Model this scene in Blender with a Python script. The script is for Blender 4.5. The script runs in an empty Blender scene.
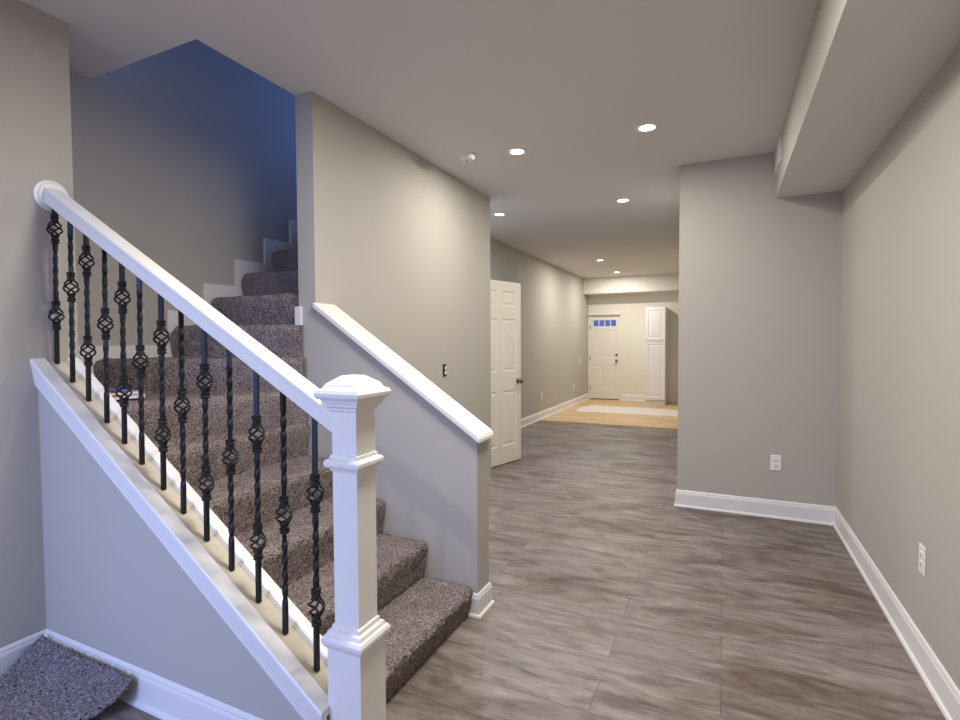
import bpy, bmesh, math, random
from mathutils import Vector, Matrix, noise
random.seed(7)
C = bpy.context.scene
col = C.collection

# ---------------------------------------------------------------- camera
cam_d = bpy.data.cameras.new('camera'); cam = bpy.data.objects.new('camera', cam_d); col.objects.link(cam)
YAW, PITCH, ROLL, F, H = math.radians(-25.2169), math.radians(2.0475), math.radians(0.2972), 519.8041, 1.4
fwd = Vector((math.sin(YAW)*math.cos(PITCH), math.cos(YAW)*math.cos(PITCH), -math.sin(PITCH)))
rgt = Vector((math.cos(YAW), -math.sin(YAW), 0)); dwn = fwd.cross(rgt)
r2 = math.cos(ROLL)*rgt + math.sin(ROLL)*dwn; d2 = -math.sin(ROLL)*rgt + math.cos(ROLL)*dwn
M = Matrix((r2, -d2, -fwd)).transposed().to_4x4(); M.translation = (0, 0, H)
cam.matrix_world = M
cam_d.sensor_width = 36; cam_d.lens = F/960*36; cam_d.clip_start = .05; cam_d.clip_end = 100
C.camera = cam

# ---------------------------------------------------------------- light, exposure
W = bpy.data.worlds.new('world'); C.world = W; W.use_nodes = True
bg = W.node_tree.nodes['Background']; bg.inputs[0].default_value = (.07, .16, .60, 1); bg.inputs[1].default_value = .9
C.view_settings.view_transform = 'Standard'; C.view_settings.look = 'None'
C.view_settings.exposure = 0.0; C.view_settings.gamma = 1; C.view_settings.use_curve_mapping = False
DAY_FRONT = 27       # daylight through the window behind the camera
DAY_STAIR = 120       # daylight at the head of the stairs
LAMP = 19            # each recessed ceiling lamp

def area_light(name, loc, target, sx, sy, power, colour, parent=None, shape='RECTANGLE', spread=180):
    l = bpy.data.lights.new(name, 'AREA'); l.shape = shape; l.size = sx; l.size_y = sy
    l.energy = power; l.color = colour; l.spread = math.radians(spread)
    o = bpy.data.objects.new(name, l); col.objects.link(o)
    loc = Vector(loc); o.location = loc
    o.rotation_euler = (Vector(target)-loc).to_track_quat('-Z', 'Y').to_euler()
    if parent: 
        o.location = loc - parent.location; o.parent = parent
    return o

# ---------------------------------------------------------------- materials
def srgb(r, g, b):
    f = lambda c: (c/12.92 if c <= .04045 else ((c+.055)/1.055)**2.4)
    return (f(r/255), f(g/255), f(b/255), 1)

def mat(name, colour, rough=.6, metal=0, bump=0, bscale=200, spec=.5, mottle=0, mscale=3):
    m = bpy.data.materials.new(name); m.use_nodes = True
    nt = m.node_tree; b = nt.nodes['Principled BSDF']
    b.inputs['Base Color'].default_value = colour; b.inputs['Roughness'].default_value = rough
    b.inputs['Metallic'].default_value = metal; b.inputs['Specular IOR Level'].default_value = spec
    tc = nt.nodes.new('ShaderNodeTexCoord')
    if mottle:
        n = nt.nodes.new('ShaderNodeTexNoise'); n.inputs['Scale'].default_value = mscale; n.inputs['Detail'].default_value = 4
        nt.links.new(tc.outputs['Object'], n.inputs['Vector'])
        mx = nt.nodes.new('ShaderNodeMixRGB'); mx.inputs[1].default_value = tuple(c*(1-mottle) for c in colour[:3])+(1,)
        mx.inputs[2].default_value = tuple(min(1, c*(1+mottle)) for c in colour[:3])+(1,)
        nt.links.new(n.outputs[0], mx.inputs[0]); nt.links.new(mx.outputs[0], b.inputs['Base Color'])
    if bump:
        n = nt.nodes.new('ShaderNodeTexNoise'); n.inputs['Scale'].default_value = bscale; n.inputs['Detail'].default_value = 3
        nt.links.new(tc.outputs['Object'], n.inputs['Vector'])
        bp = nt.nodes.new('ShaderNodeBump'); bp.inputs['Strength'].default_value = bump; bp.inputs['Distance'].default_value = .004
        nt.links.new(n.outputs[0], bp.inputs['Height']); nt.links.new(bp.outputs[0], b.inputs['Normal'])
    return m

m_wall = mat('greige_wall_paint', srgb(182, 177, 168), .75, bump=.12, bscale=120, spec=.25)
m_ceil = mat('ceiling_paint', srgb(222, 218, 216), .9, bump=.15, bscale=90, spec=.1)
m_cream = mat('cream_wall_paint', srgb(226, 221, 209), .8, spec=.2, mottle=.02, mscale=2)
m_trim = mat('white_trim_paint', srgb(228, 226, 224), .38, bump=.04, bscale=60)
m_cap = mat('white_gloss_paint', srgb(234, 231, 226), .35, mottle=.03, mscale=14)
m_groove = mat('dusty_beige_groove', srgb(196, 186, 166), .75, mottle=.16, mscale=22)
m_door = mat('cream_door_paint', srgb(228, 222, 210), .45)
m_cab = mat('white_cabinet', srgb(232, 228, 226), .4)
m_iron = mat('black_wrought_iron', srgb(38, 40, 42), .38, metal=.55, bump=.25, bscale=260)
m_nickel = mat('dull_nickel', srgb(120, 112, 104), .32, metal=1)
m_plate = mat('white_plastic', srgb(236, 233, 228), .35)
m_slot = mat('dark_slots', srgb(40, 38, 38), .6)
m_box = mat('black_box', srgb(26, 26, 26), .7)
m_brass = mat('yellow_transition', srgb(205, 178, 96), .45)
m_sheet = mat('pale_grey_sheet', srgb(216, 210, 202), .7, mottle=.06, mscale=12)

def carpet(name, a, b, c):
    m = bpy.data.materials.new(name); m.use_nodes = True; nt = m.node_tree; p = nt.nodes['Principled BSDF']
    p.inputs['Roughness'].default_value = .95; p.inputs['Specular IOR Level'].default_value = .1
    tc = nt.nodes.new('ShaderNodeTexCoord')
    n1 = nt.nodes.new('ShaderNodeTexNoise'); n1.inputs['Scale'].default_value = 130; n1.inputs['Detail'].default_value = 3
    n2 = nt.nodes.new('ShaderNodeTexNoise'); n2.inputs['Scale'].default_value = 9; n2.inputs['Detail'].default_value = 2
    for n in (n1, n2): nt.links.new(tc.outputs['Object'], n.inputs['Vector'])
    r = nt.nodes.new('ShaderNodeValToRGB'); e = r.color_ramp.elements
    e[0].position = .32; e[0].color = a; e[1].position = .70; e[1].color = c
    k = e.new(.52); k.color = b
    nt.links.new(n1.outputs[0], r.inputs[0])
    mx = nt.nodes.new('ShaderNodeMixRGB'); mx.blend_type = 'OVERLAY'; mx.inputs[0].default_value = .3
    nt.links.new(r.outputs[0], mx.inputs[1]); nt.links.new(n2.outputs[0], mx.inputs[2])
    nt.links.new(mx.outputs[0], p.inputs['Base Color'])
    bp = nt.nodes.new('ShaderNodeBump'); bp.inputs['Strength'].default_value = .9; bp.inputs['Distance'].default_value = .012
    nt.links.new(n1.outputs[0], bp.inputs['Height']); nt.links.new(bp.outputs[0], p.inputs['Normal'])
    return m
m_carpet = carpet('taupe_pile_carpet', srgb(98, 88, 86), srgb(143, 130, 128), srgb(184, 170, 166))
m_rug = carpet('grey_pile_carpet', srgb(92, 87, 90), srgb(132, 126, 129), srgb(168, 162, 164))

def planks(name, dark, mid, light, stain, roww, length, seam=.5, stain_amt=.55):
    m = bpy.data.materials.new(name); m.use_nodes = True; nt = m.node_tree; p = nt.nodes['Principled BSDF']
    p.inputs['Specular IOR Level'].default_value = .4
    L = nt.links.new; N = nt.nodes.new
    tc = N('ShaderNodeTexCoord')
    br = N('ShaderNodeTexBrick'); br.offset = .37; br.offset_frequency = 2
    br.inputs['Scale'].default_value = 1; br.inputs['Brick Width'].default_value = length; br.inputs['Row Height'].default_value = roww
    br.inputs['Mortar Size'].default_value = .0020; br.inputs['Mortar Smooth'].default_value = .3; br.inputs['Bias'].default_value = 0
    br.inputs['Color1'].default_value = (0, 0, 0, 1); br.inputs['Color2'].default_value = (1, 1, 1, 1); br.inputs['Mortar'].default_value = (.5, .5, .5, 1)
    L(tc.outputs['Object'], br.inputs['Vector'])
    def noise_tex(sc, detail, rough, dist, shift=None):
        mp = N('ShaderNodeMapping'); mp.inputs['Scale'].default_value = sc; L(tc.outputs['Object'], mp.inputs['Vector'])
        sh = N('ShaderNodeVectorMath'); sh.operation = 'MULTIPLY_ADD'; sh.inputs[1].default_value = shift or (0, 0, 0)
        L(br.outputs['Color'], sh.inputs[0]); L(mp.outputs[0], sh.inputs[2])
        g = N('ShaderNodeTexNoise'); g.inputs['Scale'].default_value = 1; g.inputs['Detail'].default_value = detail; g.inputs['Roughness'].default_value = rough; g.inputs['Distortion'].default_value = dist
        L(sh.outputs[0], g.inputs['Vector']); return g
    g = noise_tex((7.5, 46, 1), 9, .72, 1.1, (17, 5, 9))          # fine grain
    g1 = noise_tex((2.2, 8, 1), 5, .65, 1.6, (4, 3, 2))           # broad figure
    g2 = noise_tex((1.5, 3.4, 1), 5, .65, .8)                    # brown staining
    gs = N('ShaderNodeMath'); gs.operation = 'MULTIPLY'; gs.inputs[1].default_value = .55; L(g.outputs[0], gs.inputs[0])
    ad = N('ShaderNodeMath'); ad.operation = 'MULTIPLY_ADD'; ad.inputs[1].default_value = .85; L(g1.outputs[0], ad.inputs[0]); L(gs.outputs[0], ad.inputs[2])
    a2 = N('ShaderNodeMath'); a2.operation = 'MULTIPLY_ADD'; a2.inputs[1].default_value = .07; L(br.outputs['Color'], a2.inputs[0]); L(ad.outputs[0], a2.inputs[2])
    r = N('ShaderNodeValToRGB'); e = r.color_ramp.elements
    e[0].position = .52; e[0].color = dark; e[1].position = .92; e[1].color = light
    k = e.new(.72); k.color = mid
    L(a2.outputs[0], r.inputs[0])
    st = N('ShaderNodeMapRange'); st.inputs['From Min'].default_value = .48; st.inputs['From Max'].default_value = .72; st.inputs['To Max'].default_value = stain_amt
    L(g2.outputs[0], st.inputs['Value'])
    sm = N('ShaderNodeMixRGB'); sm.blend_type = 'MULTIPLY'; L(st.outputs[0], sm.inputs[0]); L(r.outputs[0], sm.inputs[1]); sm.inputs[2].default_value = stain
    mx = N('ShaderNodeMixRGB'); mx.blend_type = 'MULTIPLY'; L(br.outputs['Fac'], mx.inputs[0]); L(sm.outputs[0], mx.inputs[1]); mx.inputs[2].default_value = (seam, seam, seam, 1)
    L(mx.outputs[0], p.inputs['Base Color'])
    bp = N('ShaderNodeBump'); bp.inputs['Strength'].default_value = .35; bp.inputs['Distance'].default_value = .003
    L(g.outputs[0], bp.inputs['Height']); L(bp.outputs[0], p.inputs['Normal'])
    rr = N('ShaderNodeMapRange'); rr.inputs['To Min'].default_value = .36; rr.inputs['To Max'].default_value = .62
    L(g2.outputs[0], rr.inputs['Value']); L(rr.outputs[0], p.inputs['Roughness'])
    return m
m_floor = planks('grey_laminate_planks', srgb(88, 77, 72), srgb(127, 115, 109), srgb(152, 141, 135), srgb(170, 140, 112), .19, 1.22, .5, .9)
m_oak = planks('honey_oak_planks', srgb(170, 138, 100), srgb(205, 175, 134), srgb(226, 202, 164), srgb(225, 205, 180), .12, 1.0, .7)

def emit(name, colour, s):
    m = bpy.data.materials.new(name); m.use_nodes = True; nt = m.node_tree
    b = nt.nodes['Principled BSDF']; b.inputs['Base Color'].default_value = (1, 1, 1, 1)
    b.inputs['Emission Color'].default_value = colour; b.inputs['Emission Strength'].default_value = s
    return m
m_lamp = emit('lit_warm_diffuser', (1, .96, .88, 1), 14)
m_cool = emit('lit_cool_diffuser', (.72, .84, 1, 1), 16)

m_glass = bpy.data.materials.new('window_glass'); m_glass.use_nodes = True
_nt = m_glass.node_tree; _nt.nodes.remove(_nt.nodes['Principled BSDF'])
_t = _nt.nodes.new('ShaderNodeBsdfTransparent'); _t.inputs[0].default_value = (.92, .95, 1, 1)
_g = _nt.nodes.new('ShaderNodeBsdfGlossy'); _g.inputs['Roughness'].default_value = .05
_m = _nt.nodes.new('ShaderNodeMixShader'); _m.inputs[0].default_value = .06
_nt.links.new(_t.outputs[0], _m.inputs[1]); _nt.links.new(_g.outputs[0], _m.inputs[2])
_nt.links.new(_m.outputs[0], _nt.nodes['Material Output'].inputs['Surface'])

# ---------------------------------------------------------------- mesh helpers
def box(bm, x0, x1, y0, y1, z0, z1, bev=0):
    vs = [bm.verts.new((x, y, z)) for x in (x0, x1) for y in (y0, y1) for z in (z0, z1)]
    fs = [bm.faces.new([vs[i] for i in q]) for q in ((0, 1, 3, 2), (4, 6, 7, 5), (0, 4, 5, 1), (2, 3, 7, 6), (0, 2, 6, 4), (1, 5, 7, 3))]
    if bev:
        es = list({e for f in fs for e in f.edges})
        bmesh.ops.bevel(bm, geom=es, offset=bev, segments=2, affect='EDGES', profile=.6)

def prism(bm, pts, axis, a, b, bev=0):
    """closed outline PTS (2D in the other two axes, in xyz order) swept along AXIS from a to b"""
    def v(p, t):
        q = list(p); q.insert(axis, t); return bm.verts.new(q)
    A = [v(p, a) for p in pts]; B = [v(p, b) for p in pts]; n = len(pts); fs = []
    fs.append(bm.faces.new(A)); fs.append(bm.faces.new(list(reversed(B))))
    for i in range(n): fs.append(bm.faces.new((A[i], B[i], B[(i+1) % n], A[(i+1) % n])))
    if bev:
        es = list({e for f in fs for e in f.edges})
        bmesh.ops.bevel(bm, geom=es, offset=bev, segments=2, affect='EDGES', profile=.6)

def sweep(bm, path, prof, side=1):
    """PROF (out, z) swept along the floor PATH [(x,y)...], mitred; out goes to the left of travel * side"""
    n = len(path); rows = []
    for i, p in enumerate(path):
        p = Vector(p)
        dirs = []
        if i > 0: dirs.append((p-Vector(path[i-1])).normalized())
        if i < n-1: dirs.append((Vector(path[i+1])-p).normalized())
        nn = [Vector((-d.y, d.x))*side for d in dirs]
        if len(nn) == 1: m = nn[0]
        else:
            m = (nn[0]+nn[1]).normalized(); m = m/ max(.2, m.dot(nn[0]))
        rows.append([bm.verts.new((p.x+m.x*o, p.y+m.y*o, z)) for o, z in prof])
    k = len(prof)
    for i in range(n-1):
        for j in range(k):
            bm.faces.new((rows[i][j], rows[i+1][j], rows[i+1][(j+1) % k], rows[i][(j+1) % k]))
    bm.faces.new(rows[0]); bm.faces.new(list(reversed(rows[-1])))

def tube(bm, pts, r, n=8, cap=True, up=None):
    rings = []
    for i, p in enumerate(pts):
        p = Vector(p)
        d = (Vector(pts[min(i+1, len(pts)-1)])-Vector(pts[max(i-1, 0)])).normalized()
        u = d.orthogonal().normalized() if abs(d.z) > .95 else d.cross(Vector((0, 0, 1))).normalized()
        w = d.cross(u); rr = r[i] if isinstance(r, (list, tuple)) else r
        rings.append([bm.verts.new(p+u*rr*math.cos(2*math.pi*k/n)+w*rr*math.sin(2*math.pi*k/n)) for k in range(n)])
    for a, b in zip(rings, rings[1:]):
        for k in range(n): bm.faces.new((a[k], a[(k+1) % n], b[(k+1) % n], b[k]))
    if cap: bm.faces.new(list(reversed(rings[0]))); bm.faces.new(rings[-1])

def lathe(bm, prof, n=32, mtx=Matrix()):
    """prof [(r,z)] around z, then moved by mtx"""
    rings = []
    for r, z in prof:
        rings.append([bm.verts.new(mtx @ Vector((max(r, 1e-4)*math.cos(2*math.pi*k/n), max(r, 1e-4)*math.sin(2*math.pi*k/n), z))) for k in range(n)])
    for a, b in zip(rings, rings[1:]):
        for k in range(n): bm.faces.new((a[k], a[(k+1) % n], b[(k+1) % n], b[k]))
    bm.faces.new(list(reversed(rings[0]))); bm.faces.new(rings[-1])

def square_stack(bm, prof, cx, cy):
    rings = [[bm.verts.new((cx+sx*h, cy+sy*h, z)) for sx, sy in ((-1, -1), (1, -1), (1, 1), (-1, 1))] for h, z in prof]
    for a, b in zip(rings, rings[1:]):
        for k in range(4): bm.faces.new((a[k], a[(k+1) % 4], b[(k+1) % 4], b[k]))
    bm.faces.new(list(reversed(rings[0]))); bm.faces.new(rings[-1])

def obj(name, bm, m, parent=None, smooth=False, origin=None):
    bmesh.ops.recalc_face_normals(bm, faces=bm.faces[:])
    me = bpy.data.meshes.new(name); 
    o = bpy.data.objects.new(name, me); col.objects.link(o)
    if parent is not None:
        o.parent = parent; org = Vector(parent_world(parent))
    else:
        org = Vector(origin) if origin else Vector((0, 0, 0)); o.location = org
    bmesh.ops.translate(bm, verts=bm.verts[:], vec=-org)
    bm.to_mesh(me); bm.free()
    for mm in (m if isinstance(m, (list, tuple)) else [m]): me.materials.append(mm)
    if smooth:
        for f in me.polygons: f.use_smooth = True
    return o
def parent_world(p):
    v = Vector((0, 0, 0))
    while p is not None: v = v+p.location; p = p.parent
    return v
def tag(o, label=None, cat=None, group=None, kind=None):
    if label: o['label'] = label
    if cat: o['category'] = cat
    if group: o['group'] = group
    if kind: o['kind'] = kind
    return o
def empty(name, loc, label, cat, group=None):
    o = bpy.data.objects.new(name, None); col.objects.link(o); o.location = loc; o.empty_display_size = .1
    return tag(o, label, cat, group)
def struct(name, bm, m, label, cat, **k):
    return tag(obj(name, bm, m, **k), label, cat, kind='structure')
NB = bmesh.new

# ---------------------------------------------------------------- key measures
ZC = 2.8465; XR = .7746; YP = 4.6507; XPL = -.3517; XS = .3451; ZS = 2.4944
XP = -2.1652; XO = -2.2938; YK = 2.3467; YK2 = 2.487; YPE = 4.735; XKE = -1.1247
XFL = -2.9726; YF = 12.4313; YFB = 11.9489; ZFB = 2.4843; XLW = -2.7022; YLWE = 1.3851
YB = 1.2216; XD = -3.1471; YO = 1.7163; YST = 8.7223; YN = -1.75; ZTOP = 5.3

# ---------------------------------------------------------------- shell
b = NB(); box(b, -3.5, 1.0, YN-.15, YST, -.12, 0); struct('floor', b, m_floor, 'grey-brown wood plank floor of the near room and passage', 'floor')
b = NB(); box(b, -3.3, 1.0, YST, YF+.3, -.12, 0); struct('floor', b, m_oak, 'honey-coloured plank floor by the far entrance door', 'floor')

b = NB()
T = ZC+.28
box(b, XD-.2, XR+.2, YN-.15, YO, ZC, T); box(b, XO, XR+.2, YO, YK, ZC, T); box(b, XP, XR+.2, YK, YPE+.12, ZC, T)
box(b, XD-.2, XR+.2, YPE+.12, YF+.2, ZC, T)
struct('ceiling', b, m_ceil, 'off-white painted ceiling with a stairwell opening', 'ceiling')

b = NB(); box(b, XR, XR+.15, YN, YP+.2, 0, ZC+.1); struct('wall_right', b, m_wall, 'long greige wall along the right side of the room', 'wall')
b = NB()
prism(b, [(XPL, YP), (XR, YP), (XR, YP+.12), (XPL+.12, YP+.12), (XPL+.12, YF), (XPL, YF)], 2, 0, ZC+.1)
struct('wall_back', b, m_wall, 'greige wall facing the camera under the soffit, beside the passage', 'wall')
b = NB(); box(b, XS, XR+.02, YN, YP+.02, ZS, ZC+.02, 0)
for f in b.faces:
    if max(v.co.z for v in f.verts) < ZS+.01: f.material_index = 1      # underside in the ceiling's paint
struct('ceiling_soffit', b, [m_wall, m_ceil], 'boxed greige soffit running along the top of the right wall', 'soffit')
b = NB(); box(b, XD-.4, XLW, YN, YLWE, 0, ZC+.1, .004); struct('wall_left', b, m_wall, 'greige wall at the left edge where the handrail ends', 'wall')
b = NB(); box(b, XD-.15, XD, YLWE-.1, 6.2, 0, ZTOP); struct('wall_stairwell', b, m_wall, 'greige wall rising beside the upper flight of stairs', 'wall')
b = NB()
prism(b, [(YK, 0), (YPE, 0), (YPE, ZTOP), (YO, ZTOP), (YO, ZC+.001), (YK, ZC+.001)], 0, XO, XP)
struct('wall_partition', b, m_wall, 'tall greige partition between the upper stairs and the passage', 'wall')
# head of the stairwell (upstairs)
b = NB()
box(b, XD, XO, YO-.12, YO, T, ZTOP); box(b, XD-.15, XP, YO-.12, 6.3, ZTOP, ZTOP+.1)
box(b, XD, -2.95, 6.1, 6.2, 2.86, ZTOP); box(b, -2.45, XP+.0, 6.1, 6.2, 2.86, ZTOP); box(b, -2.95, -2.45, 6.1, 6.2, 2.86, 3.5); box(b, -2.95, -2.45, 6.1, 6.2, 4.9, ZTOP)
box(b, XO, XP, YPE, 6.2, ZC+.28, ZTOP); box(b, XD, XO, 6.1, 6.2, ZC+.2, 2.9)
struct('wall_landing', b, m_wall, 'walls around the landing upstairs at the head of the stairs', 'wall')
b = NB(); box(b, XD, XO, 4.24, 6.15, ZC+.02, 3.12); struct('floor', b, m_floor, 'landing floor upstairs at the head of the stairs', 'floor')
# closing wall behind the stairs, with the doorway of the open door
b = NB()
box(b, XD, -2.9726+.03, YPE, YPE+.12, 0, ZC); box(b, -2.9426, -2.395, YPE, YPE+.12, 2.09, ZC); box(b, -2.395, XP, YPE, YPE+.12, 0, ZC)
struct('wall_closet', b, m_wall, 'greige wall behind the stairs holding the open door', 'wall')
b = NB(); box(b, XFL-.15, XFL, YPE+.05, YF+.2, 0, ZC+.1); struct('wall_far_left', b, m_wall, 'long greige left wall of the far room with outlets', 'wall')
# far wall with the entrance doorway cut out
DX0, DX1, DZ = -2.925, -2.245, 1.99
b = NB()
box(b, XFL-.1, DX0-.02, YF, YF+.15, 0, ZC); box(b, DX1+.02, XPL+.1, YF, YF+.15, 0, ZC); box(b, DX0-.02, DX1+.02, YF, YF+.15, DZ+.02, ZC)
struct('wall_far', b, m_cream, 'cream wall at the far end holding the entrance door', 'wall')
b = NB(); box(b, XFL, XPL, YFB, YF, ZFB, ZC+.05); struct('ceiling_beam', b, m_cream, 'cream boxed beam across the top of the far wall', 'beam')
# wall behind the camera with the window that lights the near room
b = NB()
box(b, XD-.2, -2.5, YN-.15, YN, 0, ZC); box(b, -1.0, XR+.1, YN-.15, YN, 0, ZC); box(b, -2.5, -1.0, YN-.15, YN, 0, .5); box(b, -2.5, -1.0, YN-.15, YN, 2.2, ZC)
struct('wall_front', b, m_wall, 'greige wall behind the camera with a wide window', 'wall')
def window(name, x0, x1, z0, z1, y, label):
    b = NB(); w = .05
    box(b, x0, x0+w, y-.05, y+.05, z0, z1); box(b, x1-w, x1, y-.05, y+.05, z0, z1); box(b, x0+w, x1-w, y-.05, y+.05, z0, z0+w); box(b, x0+w, x1-w, y-.05, y+.05, z1-w, z1)
    xm = (x0+x1)/2; box(b, xm-.02, xm+.02, y-.03, y+.03, z0+w, z1-w)
    f = struct(name, b, m_trim, label, 'window')
    b = NB(); box(b, x0+w, x1-w, y-.004, y+.004, z0+w, z1-w); obj('window_pane', b, m_glass, f)
    return f
w1 = window('window_1', -2.5, -1.0, .5, 2.2, YN-.07, 'wide white window behind the camera')
area_light('daylight', (-1.75, YN+.02, 1.35), (-2.0, 1.2, .35), 1.4, 1.6, DAY_FRONT, (.32, .46, 1.0), w1, spread=95)
w2 = window('window_2', -2.95, -2.45, 3.5, 4.9, 6.15, 'narrow white window on the landing upstairs')
area_light('daylight', (-2.7, 6.05, 4.2), (-2.75, 2.6, 2.9), .5, 1.3, DAY_STAIR, (.16, .32, 1.0), w2)

# stair side wall (under the railing) and knee wall
zs = lambda x: 1.33-.674*(x+2.70)          # top of the stringer under the balusters
b = NB()
prism(b, [(XLW-.01, 0), (-1.09, 0), (-1.09, zs(-1.09)-.06), (XLW-.01, zs(XLW)-.06)], 1, YB, 1.375)
struct('wall_stair_side', b, m_wall, 'triangular greige wall under the stair railing', 'wall')
kz = lambda x: 1.600-.668*(x+2.166)        # underside of the knee wall cap
b = NB(); prism(b, [(XP, 0), (XKE, 0), (XKE, kz(XKE)), (XP, kz(XP))], 1, YK, YK2)
struct('wall_knee', b, m_wall, 'sloping greige knee wall on the far side of the lower stairs', 'wall')
b = NB(); prism(b, [(XP, kz(XP)+.001), (XKE+.022, kz(XKE+.022)+.001), (XKE+.022, kz(XKE+.022)+.020), (XKE+.012, kz(XKE+.012)+.032), (XP, kz(XP)+.032)], 1, YK-.024, YK2+.026, .004)
struct('trim_1', b, m_cap, 'sloping white cap board on top of the knee wall', 'trim')

# ---------------------------------------------------------------- baseboards
BB = [(0, 0), (.024, 0), (.0235, .008), (.020, .015), (.013, .019), (.013, .108), (.011, .116), (.009, .120), (.009, .127), (.005, .136), (.001, .140), (0, .140)]
def baseboard(name, path, side, label, m=m_trim, k=1):
    b = NB(); sweep(b, path, [(o, z*k) for o, z in BB], side); return struct(name, b, m, label, 'baseboard')
baseboard('baseboard_right', [(XR, YN), (XR, YP), (XPL, YP), (XPL, YP+3)], 1, 'white baseboard along the right wall and the wall beside the passage')
baseboard('baseboard_left', [(-1.13, YB), (XLW, YB), (XLW, YN)], 1, 'white baseboard along the left wall and under the stair side')
baseboard('baseboard_knee', [(XKE-.045, YK), (XKE, YK), (XKE, YK2), (XP, YK2), (XP, YPE), (XP-.1, YPE)], -1, 'white baseboard around the end of the knee wall and partition', k=.84)
baseboard('baseboard_far_left', [(XFL, YPE+.13), (XFL, YF)], -1, 'white baseboard along the left wall of the far room')
baseboard('baseboard_far', [(DX1+.07, YF), (-1.57, YF)], -1, 'short white baseboard between entrance door and tall cabinet')

# ---------------------------------------------------------------- staircase
ZT = lambda n: .150+.1935*(n-1)
CX, CY = -2.299, 2.338
YIN = 1.390
def nose(n):
    """far end and near end of the nosing of tread n, and outward (down-stairs) directions"""
    if n <= 5:
        x = -1.180-.268*(n-1); return Vector((x, YK-.007)), Vector((x, YIN)), Vector((1, 0)), Vector((1, 0))
    if n == 6: return Vector((-2.240, YK-.014)), Vector((-2.60, YIN)), None, None
    if n == 7: return Vector((-2.252, YK-.012)), Vector((XD+.012, 1.70)), None, None
    if n == 8: return Vector((-2.262, YK-.006)), Vector((XD+.068, 2.125)), None, None
    y = 2.40+.257*(n-9); return Vector((CX, y)), Vector((XD+.068, y)), Vector((0, -1)), Vector((0, -1))
stairs = empty('carpeted_staircase', (-1.7, 1.9, 0), 'winding staircase covered in taupe pile carpet behind the iron railing', 'staircase')
NSTEP = 16
def step_mesh(n):
    A, Bn, da, db = nose(n); A2, B2, _, _ = nose(n+1)
    d = (A-Bn); nrm = Vector((-d.y, d.x)).normalized()
    c = (A2+B2)/2-(A+Bn)/2
    if nrm.dot(c) > 0: nrm = -nrm           # points down-stairs
    z, zp = ZT(n), (ZT(n-1) if n > 1 else 0)-(.03 if n > 1 else 0)
    bm = NB(); rows = []
    nl = max(30, int((A-Bn).length/.007)); 
    def profile(P, B):
        out = []
        back = B-nrm*.06
        L = (back-P).length; k = max(4, int(.34/.011))
        for i in range(k): out.append((back.lerp(P, i/k*1.0), z))
        r = .034                              # rounded front edge, carpet falling straight to the tread below
        for i in range(10):
            a = math.pi/2-math.pi*.46*i/9; out.append((P+nrm*(r*math.cos(a)), z-r+r*math.sin(a)))
        k2 = 15; z1 = z-r
        for i in range(1, k2+1): out.append((P+nrm*(r-.030*i/k2), z1-(z1-zp)*i/k2))
        return out
    pa, pb = profile(A, A2), profile(Bn, B2)
    for i in range(nl+1):
        t = i/nl; row = []
        for (p, za), (q, zb) in zip(pa, pb):
            v = p.lerp(q, t); zz = za*(1-t)+zb*t
            j = Vector((random.gauss(0, 1), random.gauss(0, 1), random.gauss(0, 1)))*.0026
            lump = noise.noise(Vector((v.x*14, v.y*14, zz*14)))*.004
            edge = 0
            if i in (0, nl): j *= .3
            e = min(t, 1-t)*(A-Bn).length
            if e < .02: edge = -.005*(1-e/.02)
            if n == 6: lump *= .2; j *= .4
            X, Y = v.x+j.x+nrm.x*lump, v.y+j.y+nrm.y*lump
            X = max(X, XD+.006); Y = max(Y, YIN-.002)
            if n <= 8:
                if Y > YK-.004: X = min(X, XO-.012) if X < XO+.02 else X
                if X > XO-.012: Y = min(Y, YK-.006)
            row.append(bm.verts.new((X, Y, zz+j.z+lump+edge)))
        rows.append(row)
    for a, c2 in zip(rows, rows[1:]):
        for k in range(len(a)-1): bm.faces.new((a[k], c2[k], c2[k+1], a[k+1]))
    if n == 6:                                # the corner of the winder behind the left wall
        P = [Vector((-2.60, YIN)), Vector((XD+.012, YIN)), Vector((XD+.012, 1.80)), Vector((-2.78, 1.85))]
        k = 50; g = [[None]*(k+1) for _ in range(k+1)]
        for i in range(k+1):
            for j in range(k+1):
                v = (P[0].lerp(P[1], i/k)).lerp(P[3].lerp(P[2], i/k), j/k)
                g[i][j] = bm.verts.new((v.x, v.y, z+random.gauss(0, .001)))
        for i in range(k):
            for j in range(k): bm.faces.new((g[i][j], g[i+1][j], g[i+1][j+1], g[i][j+1]))
    return bm
for n in range(1, NSTEP+1):
    obj('step', step_mesh(n), m_carpet, stairs, smooth=True)
# white stepped skirt along the stairwell wall
pts = [(YLWE+.003, 1.385), (2.10, 1.385), (2.10, 1.603)]
y, z = 2.357, 1.603
for k in range(8):
    pts += [(y, z), (y, z+.19)]; y += .2565; z += .1935
    if k < 7: pts[-1] = (pts[-1][0], z)
pts += [(y, z), (y, z-.5), (2.45, 1.25), (2.10, 1.05), (YLWE+.003, 1.0)]
b = NB(); prism(b, pts, 0, XD+.0015, XD+.017, .002); obj('skirt_board', b, m_trim, stairs)
pts = [(YK, 1.50), (YK, 1.615), (2.37, 1.615), (2.37, 1.80)]
y, z = 2.62, 1.80
for k in range(5): pts += [(y, z), (y, z+.1935)]; y += .257; z += .1935
pts += [(y, z), (y, z-.5), (2.5, 1.5)]
b = NB(); prism(b, pts, 0, XO-.016, XO-.0015, .002); box(b, XO-.016, XO+.032, YK-.020, YK-.0015, 1.50, 1.612, .004); obj('skirt_board', b, m_trim, stairs)

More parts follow.
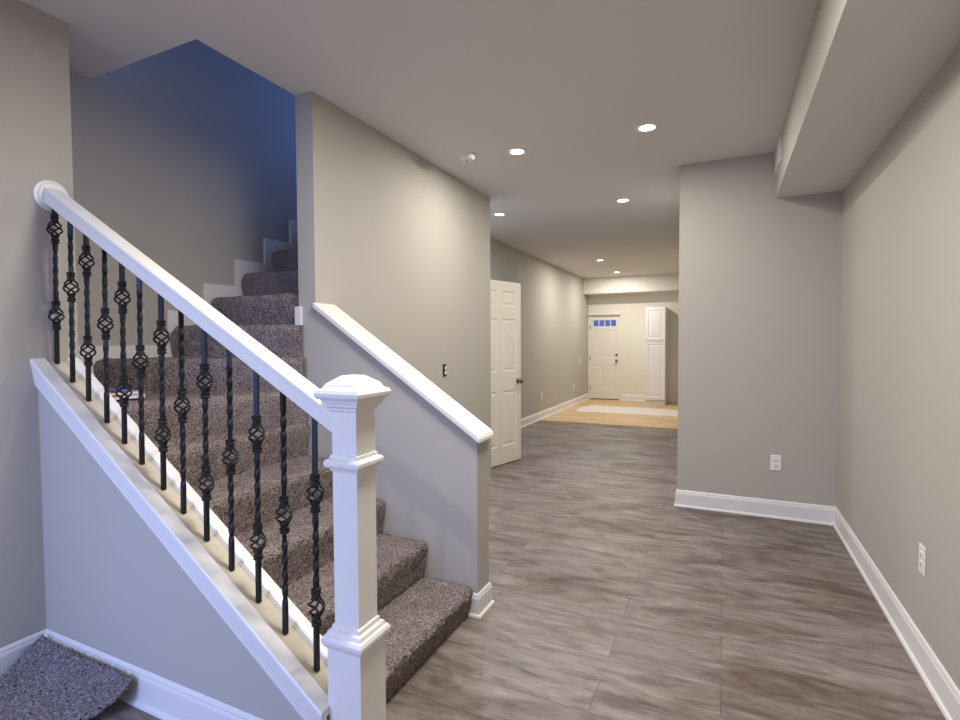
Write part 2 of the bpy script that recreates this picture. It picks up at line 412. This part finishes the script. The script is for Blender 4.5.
# ---------------------------------------------------------------- railing
rail = empty('stair_railing', (-1.05, 1.29, 0), 'white handrail and newel post with black iron balusters on the stair edge', 'stair railing')
# sloping base: outer board with moulding, groove, inner strip
XA, XB = XLW-.004, -1.108
def slope_prism(bm, z0, z1, y0, y1, xa=XA, xb=XB, bev=0):
    prism(bm, [(xa, zs(xa)+z0), (xb, zs(xb)+z0), (xb, zs(xb)+z1), (xa, zs(xa)+z1)], 1, y0, y1, bev)
def slope_sweep(bm, prof, xa=XA, xb=XB):
    A = [bm.verts.new((xa, y, zs(xa)+z)) for y, z in prof]; B = [bm.verts.new((xb, y, zs(xb)+z)) for y, z in prof]; n = len(prof)
    for i in range(n): bm.faces.new((A[i], B[i], B[(i+1) % n], A[(i+1) % n]))
    bm.faces.new(A); bm.faces.new(list(reversed(B)))
b = NB()
slope_sweep(b, [(YB, -.115), (YB-.010, -.112), (YB-.013, -.100), (YB-.013, -.088), (YB-.016, -.078), (YB-.017, -.064), (YB-.020, -.048), (YB-.021, -.036), (YB-.024, -.028), (YB-.026, -.004), (YB-.022, .004), (1.252, .004), (1.255, 0), (1.255, -.02), (YB, -.02)])
obj('stringer_board', b, m_cap, rail)
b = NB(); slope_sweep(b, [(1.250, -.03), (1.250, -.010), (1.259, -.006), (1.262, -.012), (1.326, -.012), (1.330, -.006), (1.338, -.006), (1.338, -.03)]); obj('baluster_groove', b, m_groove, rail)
b = NB(); slope_sweep(b, [(1.336, -.08), (1.336, .002), (1.340, .006), (1.378, .006), (1.382, .002), (1.382, -.22), (1.375, -.22)]); obj('inner_strip', b, m_cap, rail)
# handrail
rb = lambda x: 1.998-.5685*(x+2.654)
b = NB()
yc = 1.290
prof = [(-.030, 0), (.030, 0), (.033, .004), (.033, .044), (.036, .050), (.036, .064), (.030, .071), (-.030, .071), (-.036, .064), (-.036, .050), (-.033, .044), (-.033, .004)]
xa, xb = XLW+.012, -1.095
A = [b.verts.new((xa, yc+y, rb(xa)+z)) for y, z in prof]; Bv = [b.verts.new((xb, yc+y, rb(xb)+z)) for y, z in prof]
for i in range(len(prof)): b.faces.new((A[i], Bv[i], Bv[(i+1) % len(prof)], A[(i+1) % len(prof)]))
b.faces.new(A); b.faces.new(list(reversed(Bv)))
hr = obj('handrail', b, m_cap, rail)
b = NB(); lathe(b, [(.068, .001), (.068, .010), (.064, .014), (.058, .015), (.056, .022), (.050, .026), (.040, .027), (.0001, .027)], 40, Matrix.Translation((XLW, yc+.004, 2.050)) @ Matrix.Rotation(math.pi/2, 4, 'Y'))
obj('rosette', b, m_cap, hr)
# balusters
def baluster(x, pattern):
    z0 = zs(x)-.012; z1 = rb(x)+.012; h = .0072
    segs = {'double': [.215, .594], 'single': [.412]}[pattern]
    if pattern == 'double': tw = [(.30, .51)]
    else: tw = [(.10, .325), (.50, z1-z0-.09)]
    lean = .022-.014*(x+2.68)/1.5
    bm = NB(); rings = []
    def ring(z, a):
        ox = lean*z/(z1-z0)
        rings.append([bm.verts.new((x+ox+h*1.414*math.cos(a+math.pi/4+k*math.pi/2), yc+h*1.414*math.sin(a+math.pi/4+k*math.pi/2), z0+z)) for k in range(4)])
    L = z1-z0; N = 90; gap = .030
    def close():
        for a, c in zip(rings, rings[1:]):
            for k in range(4): bm.faces.new((a[k], a[(k+1) % 4], c[(k+1) % 4], c[k]))
        bm.faces.new(list(reversed(rings[0]))); bm.faces.new(rings[-1]); rings.clear()
    cuts = [0]+[q for s in segs for q in (s-gap, s+gap)]+[L]
    for s0, s1 in zip(cuts[0::2], cuts[1::2]):
        n = max(2, int((s1-s0)/.006))
        for i in range(n+1):
            z = s0+(s1-s0)*i/n; a = 0
            for t0, t1 in tw:
                if z >= t0: a += (min(z, t1)-t0)/.20*2*math.pi
            ring(z, a)
        close()
    bar = obj('baluster', bm, m_iron, rail)
    for s in segs:
        bm = NB(); R = .0235; xs_ = x+lean*s/(z1-z0)
        for k in range(4):
            pts = []
            for i in range(17):
                t = i/16; r = .004+R*math.sin(math.pi*t)**.8; a = k*math.pi/2+math.pi*1.05*t
                pts.append((xs_+r*math.cos(a), yc+r*math.sin(a), z0+s-.032+.064*t))
            tube(bm, pts, .0040, 6)
        obj('basket', bm, m_iron, bar, smooth=True)
        for sg in (-1, 1):
            bm = NB(); c = z0+s+sg*.054
            square_stack(bm, [(.0085, c-.011), (.0115, c-.009), (.0115, c-.003), (.0095, c), (.0115, c+.003), (.0115, c+.009), (.0085, c+.011)], xs_, yc)
            # taper into the cage
            e = z0+s+sg*.027; lo, hi = sorted(((.0125, e), (.0085, c-sg*.011)), key=lambda q: q[1])
            square_stack(bm, [lo, hi], xs_, yc)
            obj('collar', bm, m_iron, bar)
bx = [-2.688, -2.571, -2.456, -2.330, -2.214, -2.104, -1.974, -1.859, -1.732, -1.603, -1.471, -1.347, -1.210]
for i, x in enumerate(bx): baluster(x, 'double' if i % 2 == 0 else 'single')
# box newel
nx, ny = -1.0495, 1.2975
b = NB(); square_stack(b, [(.0635, 0), (.0635, .47)], nx, ny); square_stack(b, [(.0465, .46), (.0465, 1.21)], nx, ny); npost = obj('newel_post', b, m_cap, rail)
def mould(name, prof):
    b = NB(); square_stack(b, prof, nx, ny); return obj(name, b, m_cap, npost)
mould('base_moulding', [(.0645, .448), (.067, .450), (.073, .458), (.077, .468), (.077, .478), (.072, .488), (.066, .490), (.062, .502), (.054, .506), (.052, .518), (.0467, .522)])
mould('collar_moulding', [(.0467, 1.000), (.051, 1.002), (.053, 1.010), (.062, 1.014), (.066, 1.022), (.066, 1.032), (.062, 1.038), (.053, 1.042), (.051, 1.052), (.0467, 1.054)])
mould('post_cap', [(.0467, 1.186), (.052, 1.190), (.054, 1.200), (.061, 1.203), (.064, 1.213), (.068, 1.216), (.069, 1.224), (.078, 1.227), (.083, 1.234), (.084, 1.244), (.079, 1.254), (.068, 1.258), (.064, 1.264), (.060, 1.272), (.026, 1.296), (.022, 1.297)])

# booklets left on the winder tread
def booklet(name, x, y, z, w, d, h, rot, cover, label):
    e = empty(name, (x, y, z), label, 'magazine')
    e.rotation_euler.z = rot
    b = NB(); box(b, -w/2, w/2, -d/2, d/2, .0, .0012); box(b, -w/2, w/2, -d/2, d/2, h-.0012, h); box(b, -w/2-.001, -w/2, -d/2, d/2, 0, h)
    c = bpy.data.meshes.new('cover'); b.to_mesh(c); b.free(); c.materials.append(cover); o = bpy.data.objects.new('cover', c); o.parent = e; col.objects.link(o)
    b = NB(); box(b, -w/2+.002, w/2-.004, -d/2+.003, d/2-.003, .0012, h-.0012)
    c = bpy.data.meshes.new('pages'); b.to_mesh(c); b.free(); c.materials.append(m_plate); o = bpy.data.objects.new('pages', c); o.parent = e; col.objects.link(o)
def cover_mat(name, c1, c2, c3):
    m = bpy.data.materials.new(name); m.use_nodes = True; nt = m.node_tree; p = nt.nodes['Principled BSDF']; p.inputs['Roughness'].default_value = .3
    tc = nt.nodes.new('ShaderNodeTexCoord'); sx = nt.nodes.new('ShaderNodeSeparateXYZ'); nt.links.new(tc.outputs['Generated'], sx.inputs[0])
    r = nt.nodes.new('ShaderNodeValToRGB'); r.color_ramp.interpolation = 'CONSTANT'; e = r.color_ramp.elements
    e[0].position = 0; e[0].color = c1; e[1].position = .66; e[1].color = c3; k = e.new(.36); k.color = c2
    nt.links.new(sx.outputs[1], r.inputs[0]); nt.links.new(r.outputs[0], p.inputs['Base Color']); return m
zt6 = ZT(6)+.009
booklet('magazine', -2.80, 1.53, zt6, .31, .24, .020, .02, cover_mat('red_cover', srgb(120, 30, 40), srgb(150, 40, 50), srgb(200, 200, 205)), 'dark red magazine at the bottom of the pile on the stair tread')
booklet('magazine', -2.81, 1.535, zt6+.0205, .29, .22, .016, -.04, cover_mat('blue_cover', srgb(225, 225, 228), srgb(130, 40, 60), srgb(110, 145, 210)), 'pale blue and white magazine on top of the pile on the stair tread')

# carpet remnant on the floor, turned up against the baseboard
b = NB(); nu, nv = 110, 120; g = []
for i in range(nu+1):
    row = []
    for j in range(nv+1):
        u, v = i/nu, j/nv                    # u along the wall, v away from it
        s = v*.62
        rise = .118
        t = min(1, s/.30)
        yy = YB-.031-s*(.80+.20*t); zz = .016+.102*(1-t)**2.2
        xl = XLW+.034+.02*math.sin(v*5); xr = -2.055-.05*v+.03*math.sin(v*9+1)-.10*max(0, v-.5)
        if s < .05: xr -= .0
        xx = xl+(xr-xl)*u
        lift = .030*max(0, 1-u*9)*max(0, 1-abs(v-.1)*4)
        n1 = noise.noise(Vector((xx*14, yy*14, zz*10)))*.006
        row.append(b.verts.new((xx+random.gauss(0, .002), yy+random.gauss(0, .002)-abs(n1)*.5, max(.006, zz+lift+n1+random.gauss(0, .0022)))))
    g.append(row)
for i in range(nu):
    for j in range(nv): b.faces.new((g[i][j], g[i+1][j], g[i+1][j+1], g[i][j+1]))
rug = obj('carpet_remnant', b, m_rug, smooth=True, origin=(-2.4, .9, 0))
so = rug.modifiers.new('thickness', 'SOLIDIFY'); so.thickness = .010; so.offset = -1
tag(rug, 'grey pile carpet remnant lying in the floor corner under the stair side', 'rug')

# ---------------------------------------------------------------- doors
def panel_leaf(bm, w, h, t, rects, y0=0):
    """leaf in local x 0..w, y y0..y0+t, z 0..h with raised panels in RECTS on both faces"""
    d = .008
    xs = sorted({0, w, *[r[0] for r in rects], *[r[1] for r in rects]}); zsn = sorted({0, h, *[r[2] for r in rects], *[r[3] for r in rects]})
    for side, yf, s in ((0, y0, 1), (1, y0+t, -1)):
        cache = {}
        def V(x, z, dy=0):
            k = (round(x, 5), round(z, 5), round(dy, 5))
            if k not in cache: cache[k] = bm.verts.new((x, yf+s*dy, z))
            return cache[k]
        for x0, x1 in zip(xs, xs[1:]):
            for z0, z1 in zip(zsn, zsn[1:]):
                if any(r[0] <= x0+1e-6 and r[1] >= x1-1e-6 and r[2] <= z0+1e-6 and r[3] >= z1-1e-6 for r in rects): continue
                bm.faces.new((V(x0, z0), V(x1, z0), V(x1, z1), V(x0, z1)))
        for x0, x1, z0, z1 in rects:
            levels = [(0, 0), (.010, d), (.022, d), (.042, .002)]
            R = [[V(x0+o, z0+o, q), V(x1-o, z0+o, q), V(x1-o, z1-o, q), V(x0+o, z1-o, q)] for o, q in levels]
            for a, c in zip(R, R[1:]):
                for k in range(4): bm.faces.new((a[k], a[(k+1) % 4], c[(k+1) % 4], c[k]))
            bm.faces.new(R[-1])
    for a, c in (((0, 0), (0, h)), ((w, 0), (w, h)), ((0, 0), (w, 0)), ((0, h), (w, h))):
        bm.faces.new([bm.verts.new(p) for p in ((a[0], y0, a[1]), (c[0], y0, c[1]), (c[0], y0+t, c[1]), (a[0], y0+t, a[1]))])

def local_obj(name, bm, m, parent, smooth=False):
    bmesh.ops.recalc_face_normals(bm, faces=bm.faces[:])
    me = bpy.data.meshes.new(name); bm.to_mesh(me); bm.free(); me.materials.append(m)
    o = bpy.data.objects.new(name, me); o.parent = parent; col.objects.link(o)
    if smooth:
        for f in me.polygons: f.use_smooth = True
    return o
def knob_mesh(bm, at, d):
    d = Vector(d); mt = Matrix.Translation(at) @ d.to_track_quat('Z', 'Y').to_matrix().to_4x4()
    lathe(bm, [(.030, 0), (.030, .006), (.024, .010), (.011, .014), (.011, .034), (.022, .040), (.028, .050), (.027, .060), (.018, .067), (.001, .069)], 24, mt)

# the six-panel door standing open in the passage
u = Vector((.135, .488)).normalized(); hinge = Vector((-2.169, 5.732))-u*.80
d1 = empty('door_1', (hinge.x, hinge.y, .012), 'cream six-panel door standing open in the passage past the partition', 'door'); d1['kind'] = 'structure'
d1.rotation_euler.z = math.atan2(u.y, u.x)
w = .80; x = [(.100, .350), (.454, .704)]
rects = [(a, c, z0, z1) for a, c in x for z0, z1 in ((.20, .825), (1.045, 1.64), (1.785, 1.955))]
b = NB(); panel_leaf(b, w, 2.062, .035, rects, 0); leaf = local_obj('door_leaf', b, m_door, d1)
b = NB(); knob_mesh(b, (w-.062, 0, .925), (0, -1, 0)); knob_mesh(b, (w-.062, .035, .925), (0, 1, 0)); tag(local_obj('door_knob', b, m_nickel, leaf, True), 'dull nickel round knob')
for z in (.25, 1.03, 1.82):
    b = NB(); tube(b, [(-.004, .006, z-.045), (-.004, .006, z+.045)], .006, 8); local_obj('hinge', b, m_nickel, leaf)

# entrance door at the far end
d2 = empty('door_2', (DX0, YF+.02, 0), 'cream entrance door at the far end with four small panes', 'door'); d2['kind'] = 'structure'
w, h = DX1-DX0, DZ
b = NB(); px = [.075+i*.137 for i in range(4)]; pz0, pz1 = h-.245, h-.100; pw = .118
hp = pz0-.035
panel_leaf(b, w, hp, .04, [(.11, .30, .22, .80), (.38, .57, .22, .80), (.11, .30, .98, hp-.075), (.38, .57, .98, hp-.075)], 0)
bmesh.ops.translate(b, verts=b.verts[:], vec=(0, 0, .016))
box(b, 0, px[0], 0, .04, hp+.016, h); box(b, px[3]+pw, w, 0, .04, hp+.016, h); box(b, px[0], px[3]+pw, 0, .04, hp+.016, pz0); box(b, px[0], px[3]+pw, 0, .04, pz1, h)
for i in range(3): box(b, px[i]+pw, px[i+1], 0, .04, pz0, pz1)
leaf2 = local_obj('door_leaf', b, m_door, d2)
for i in range(4):
    b = NB(); box(b, px[i], px[i]+pw, .016, .022, pz0, pz1); local_obj('window_pane', b, m_glass, leaf2)
b = NB(); knob_mesh(b, (w-.06, 0, .925), (0, -1, 0)); tag(local_obj('door_knob', b, m_nickel, leaf2, True), 'dull nickel round knob')
b = NB(); lathe(b, [(.030, 0), (.030, .010), (.022, .016), (.001, .018)], 20, Matrix.Translation((w-.06, 0, 1.065)) @ Matrix.Rotation(math.pi/2, 4, 'X')); tag(local_obj('deadbolt', b, m_nickel, leaf2), 'round nickel deadbolt')
for z in (.28, 1.0, 1.72):
    b = NB(); box(b, -.012, .004, -.012, .0, z-.05, z+.05); local_obj('hinge', b, m_nickel, leaf2)
b = NB(); box(b, -.02, 0, -.008, .08, 0, h+.02); box(b, w, w+.02, -.008, .08, 0, h+.02); box(b, 0, w, .0, .08, h+.003, h+.02); box(b, w+.02, w+.065, -.034, -.021, 0, h+.02)
local_obj('door_frame', b, m_door, d2)
b = NB(); box(b, -.042, w+.03, -.07, -.0205, h+.02, h+.055); local_obj('head_trim', b, m_door, d2)
b = NB(); box(b, 0, w, -.02, .10, .0, .014); tag(local_obj('threshold', b, m_slot, d2), 'dark threshold strip')

# tall cabinet beside it
CXa, CXb, CYf, CZ = -1.570, -1.155, 11.80, 2.125
cab = empty('tall_cabinet', ((CXa+CXb)/2, (CYf+YF)/2, 0), 'tall white two-door pantry cabinet against the far wall', 'cabinet')
b = NB(); box(b, CXa, CXb, CYf+.02, YF-.001, .10, CZ, .003); obj('carcass', b, m_cab, cab)
b = NB(); box(b, CXa+.004, CXb-.004, CYf+.06, YF-.02, 0, .10); obj('toe_kick', b, m_cab, cab)
def cab_door(z0, z1):
    b = NB(); ww = CXb-CXa-.008
    panel_leaf(b, ww, z1-z0, .019, [(.055, ww-.055, .06, z1-z0-.06)], 0)
    bmesh.ops.translate(b, verts=b.verts[:], vec=(CXa+.004, CYf, z0)); obj('door', b, m_cab, cab)
cab_door(.115, 1.378); cab_door(1.40, CZ-.006)

# ---------------------------------------------------------------- small fittings
def outlet(name, loc, facing, label, kind='duplex', group=None, plate=m_plate):
    """FACING: unit vector out of the wall"""
    e = empty(name, loc, label, {'duplex': 'outlet', 'switch': 'light switch', 'bare': 'outlet', 'blank': 'wall plate'}[kind], group)
    fx, fy = facing; e.rotation_euler.z = math.atan2(fy, fx)+math.pi/2      # local -y faces out
    pw, ph = .038, .061
    if kind == 'bare':
        b = NB(); box(b, -.031, .031, -.001, .0, -.052, .052); local_obj('wall_box', b, m_box, e)
        b = NB(); box(b, -.017, .017, -.012, -.001, -.046, .046, .002); r = tag(local_obj('yoke', b, m_nickel, e), 'metal yoke')
    else:
        b = NB(); box(b, -pw, pw, -.006, 0, -ph, ph, .0035); r = local_obj('cover_plate', b, plate, e)
    if kind in ('duplex', 'bare'):
        o = -.014 if kind == 'bare' else -.008
        for s in (-1, 1):
            b = NB(); box(b, -.0165, .0165, o, -.004, s*.020-.0145, s*.020+.0145, .004); q = local_obj('receptacle', b, m_plate, r)
            b = NB(); box(b, -.008, -.0055, o-.0006, o+.001, s*.020-.003, s*.020+.007); box(b, .0055, .008, o-.0006, o+.001, s*.020-.002, s*.020+.006); box(b, -.0025, .0025, o-.0006, o+.001, s*.020-.011, s*.020-.006)
            # slots sit in the receptacle's own mesh colour as a dark insert
            me = bpy.data.meshes.new('slots'); bmesh.ops.recalc_face_normals(b, faces=b.faces[:]); b.to_mesh(me); b.free(); me.materials.append(m_slot)
            so = bpy.data.objects.new('slots', me); so.parent = r; col.objects.link(so)
    elif kind == 'switch':
        b = NB(); box(b, -.016, .016, -.010, -.005, -.033, .033, .002); local_obj('rocker', b, m_plate, r)
    return e
outlet('wall_outlet', (.372, YP, .437), (0, -1), 'white outlet on the wall facing the camera beside the passage')
outlet('wall_outlet', (XR, 2.778, .460), (-1, 0), 'white outlet low on the right wall')
outlet('wall_outlet', (XFL, 8.90, .420), (1, 0), 'white outlet on the far left wall, nearer the open door')
outlet('wall_outlet', (XFL, 11.087, .400), (1, 0), 'white outlet on the far left wall, nearer the entrance door')
outlet('wall_outlet', (XP, 3.885, 1.155), (1, 0), 'bare outlet without cover plate above the knee wall', 'bare')
outlet('light_switch', (XFL, 11.645, .95), (1, 0), 'small white switch on the far left wall beside the entrance door', 'switch')
outlet('light_switch', (-2.03, YF, 1.16), (0, -1), 'cream switch on the cream wall between entrance door and tall cabinet', 'switch', plate=m_cream)

# supply vent in the soffit's side
vt = empty('air_vent', (XS, 4.43, 2.745), 'white louvred air vent in the side of the soffit near the back wall', 'vent')
b = NB()
for y0, y1, z0, z1 in ((4.26, 4.285, 2.66, 2.83), (4.575, 4.60, 2.66, 2.83), (4.285, 4.575, 2.66, 2.68), (4.285, 4.575, 2.81, 2.83), (4.42, 4.44, 2.68, 2.81)): box(b, XS-.012, XS, y0, y1, z0, z1)
obj('vent_frame', b, m_plate, vt)
b = NB(); box(b, XS-.002, XS-.0005, 4.285, 4.575, 2.68, 2.81); obj('vent_backing', b, m_slot, vt)
b = NB()
for k in range(15):
    y = 4.292+k*.0192
    prism(b, [(XS-.011, y), (XS-.009, y), (XS-.002, y+.010), (XS-.004, y+.010)], 2, 2.68, 2.81)
obj('louvre', b, m_plate, vt)

# recessed ceiling lights
def lamp(x, y, label, cool=False, power=LAMP, colour=None):
    e = empty('ceiling_light', (x, y, ZC), label, 'ceiling light', 'recessed ceiling lights')
    b = NB(); lathe(b, [(.050, -.0005), (.050, -.006), (.060, -.010), (.074, -.008), (.078, -.001), (.078, -.0005)], 32); local_obj('trim_ring', b, m_plate, e, True)
    b = NB(); lathe(b, [(.050, -.001), (.049, -.006), (.001, -.0075)], 32); local_obj('diffuser', b, m_cool if cool else m_lamp, e)
    area_light('bulb', (x, y, ZC-.013), (x, y, 0), .10, .10, power, colour or ((.62, .76, 1) if cool else (1, .95, .87)), e, 'DISK')
lamp(-1.446, 3.751, 'recessed light nearest the smoke detector on the ceiling')
lamp(-.493, 3.722, 'recessed light on the ceiling nearest the soffit', power=14)
lamp(-.963, 5.519, 'recessed warm light in mid-passage, beyond the front pair')
lamp(-2.330, 5.487, 'cool bluish recessed light by the end of the partition', True, 27)
lamp(-2.039, 9.397, 'recessed light in the far room, left of and before the last one', power=34)
lamp(-2.071, 11.194, 'recessed light farthest away, just before the beam', power=30)
lamp(-1.35, -.85, 'recessed light on the ceiling behind the camera, near the window', False, 26, (.95, .95, .97))
fm = empty('added_fill_lamp', (-.66, 1.62, ZC), 'large round fill lamp added on the ceiling, out of view', 'ceiling light')  # fill lamp added above the frame to brighten left wall, stairs and newel
b = NB(); lathe(b, [(.30, 0), (.31, -.012), (.31, -.045), (.295, -.05), (.295, 0)], 48); local_obj('rim', b, m_plate, fm, True)
b = NB(); lathe(b, [(.295, -.040), (.25, -.047), (.001, -.049)], 48); local_obj('diffuser', b, emit('fill_lamp_diffuser', (1, .97, .92, 1), 3), fm, True)
area_light('bulb', (-.66, 1.62, ZC-.055), (-.66, 1.62, 0), .56, .56, 52, (1, .95, .88), fm, 'DISK')
sd = empty('smoke_detector', (-1.816, 3.64, ZC), 'round white smoke detector on the ceiling near the partition', 'smoke detector')
b = NB(); lathe(b, [(.070, 0), (.070, -.010), (.066, -.014), (.030, -.015), (.001, -.015)], 32); local_obj('mount', b, m_plate, sd)
b = NB(); lathe(b, [(.056, -.015), (.060, -.022), (.058, -.036), (.050, -.044), (.020, -.048), (.001, -.048)], 32); local_obj('cover', b, m_plate, sd)
b = NB(); lathe(b, [(.008, -.047), (.008, -.0505), (.001, -.051)], 16); local_obj('test_button', b, m_slot, sd)

# floor details in the far room
b = NB(); box(b, XFL+.026, XPL-.026, YST-.022, YST+.022, 0, .008, .003)
tag(obj('transition_strip', b, m_brass, origin=(-1.6, YST, 0)), 'yellowish strip where the grey floor meets the honey floor', 'floor strip')
b = NB(); prism(b, [(-2.68, 10.09), (XPL-.05, 10.15), (XPL-.05, 11.05), (-2.62, 11.26), (-2.74, 10.68)], 2, .0005, .004)
tag(obj('floor_sheet', b, m_sheet, origin=(-1.6, 10.6, 0)), 'pale grey sheet lying on the honey-coloured floor before the entrance', 'floor sheet')
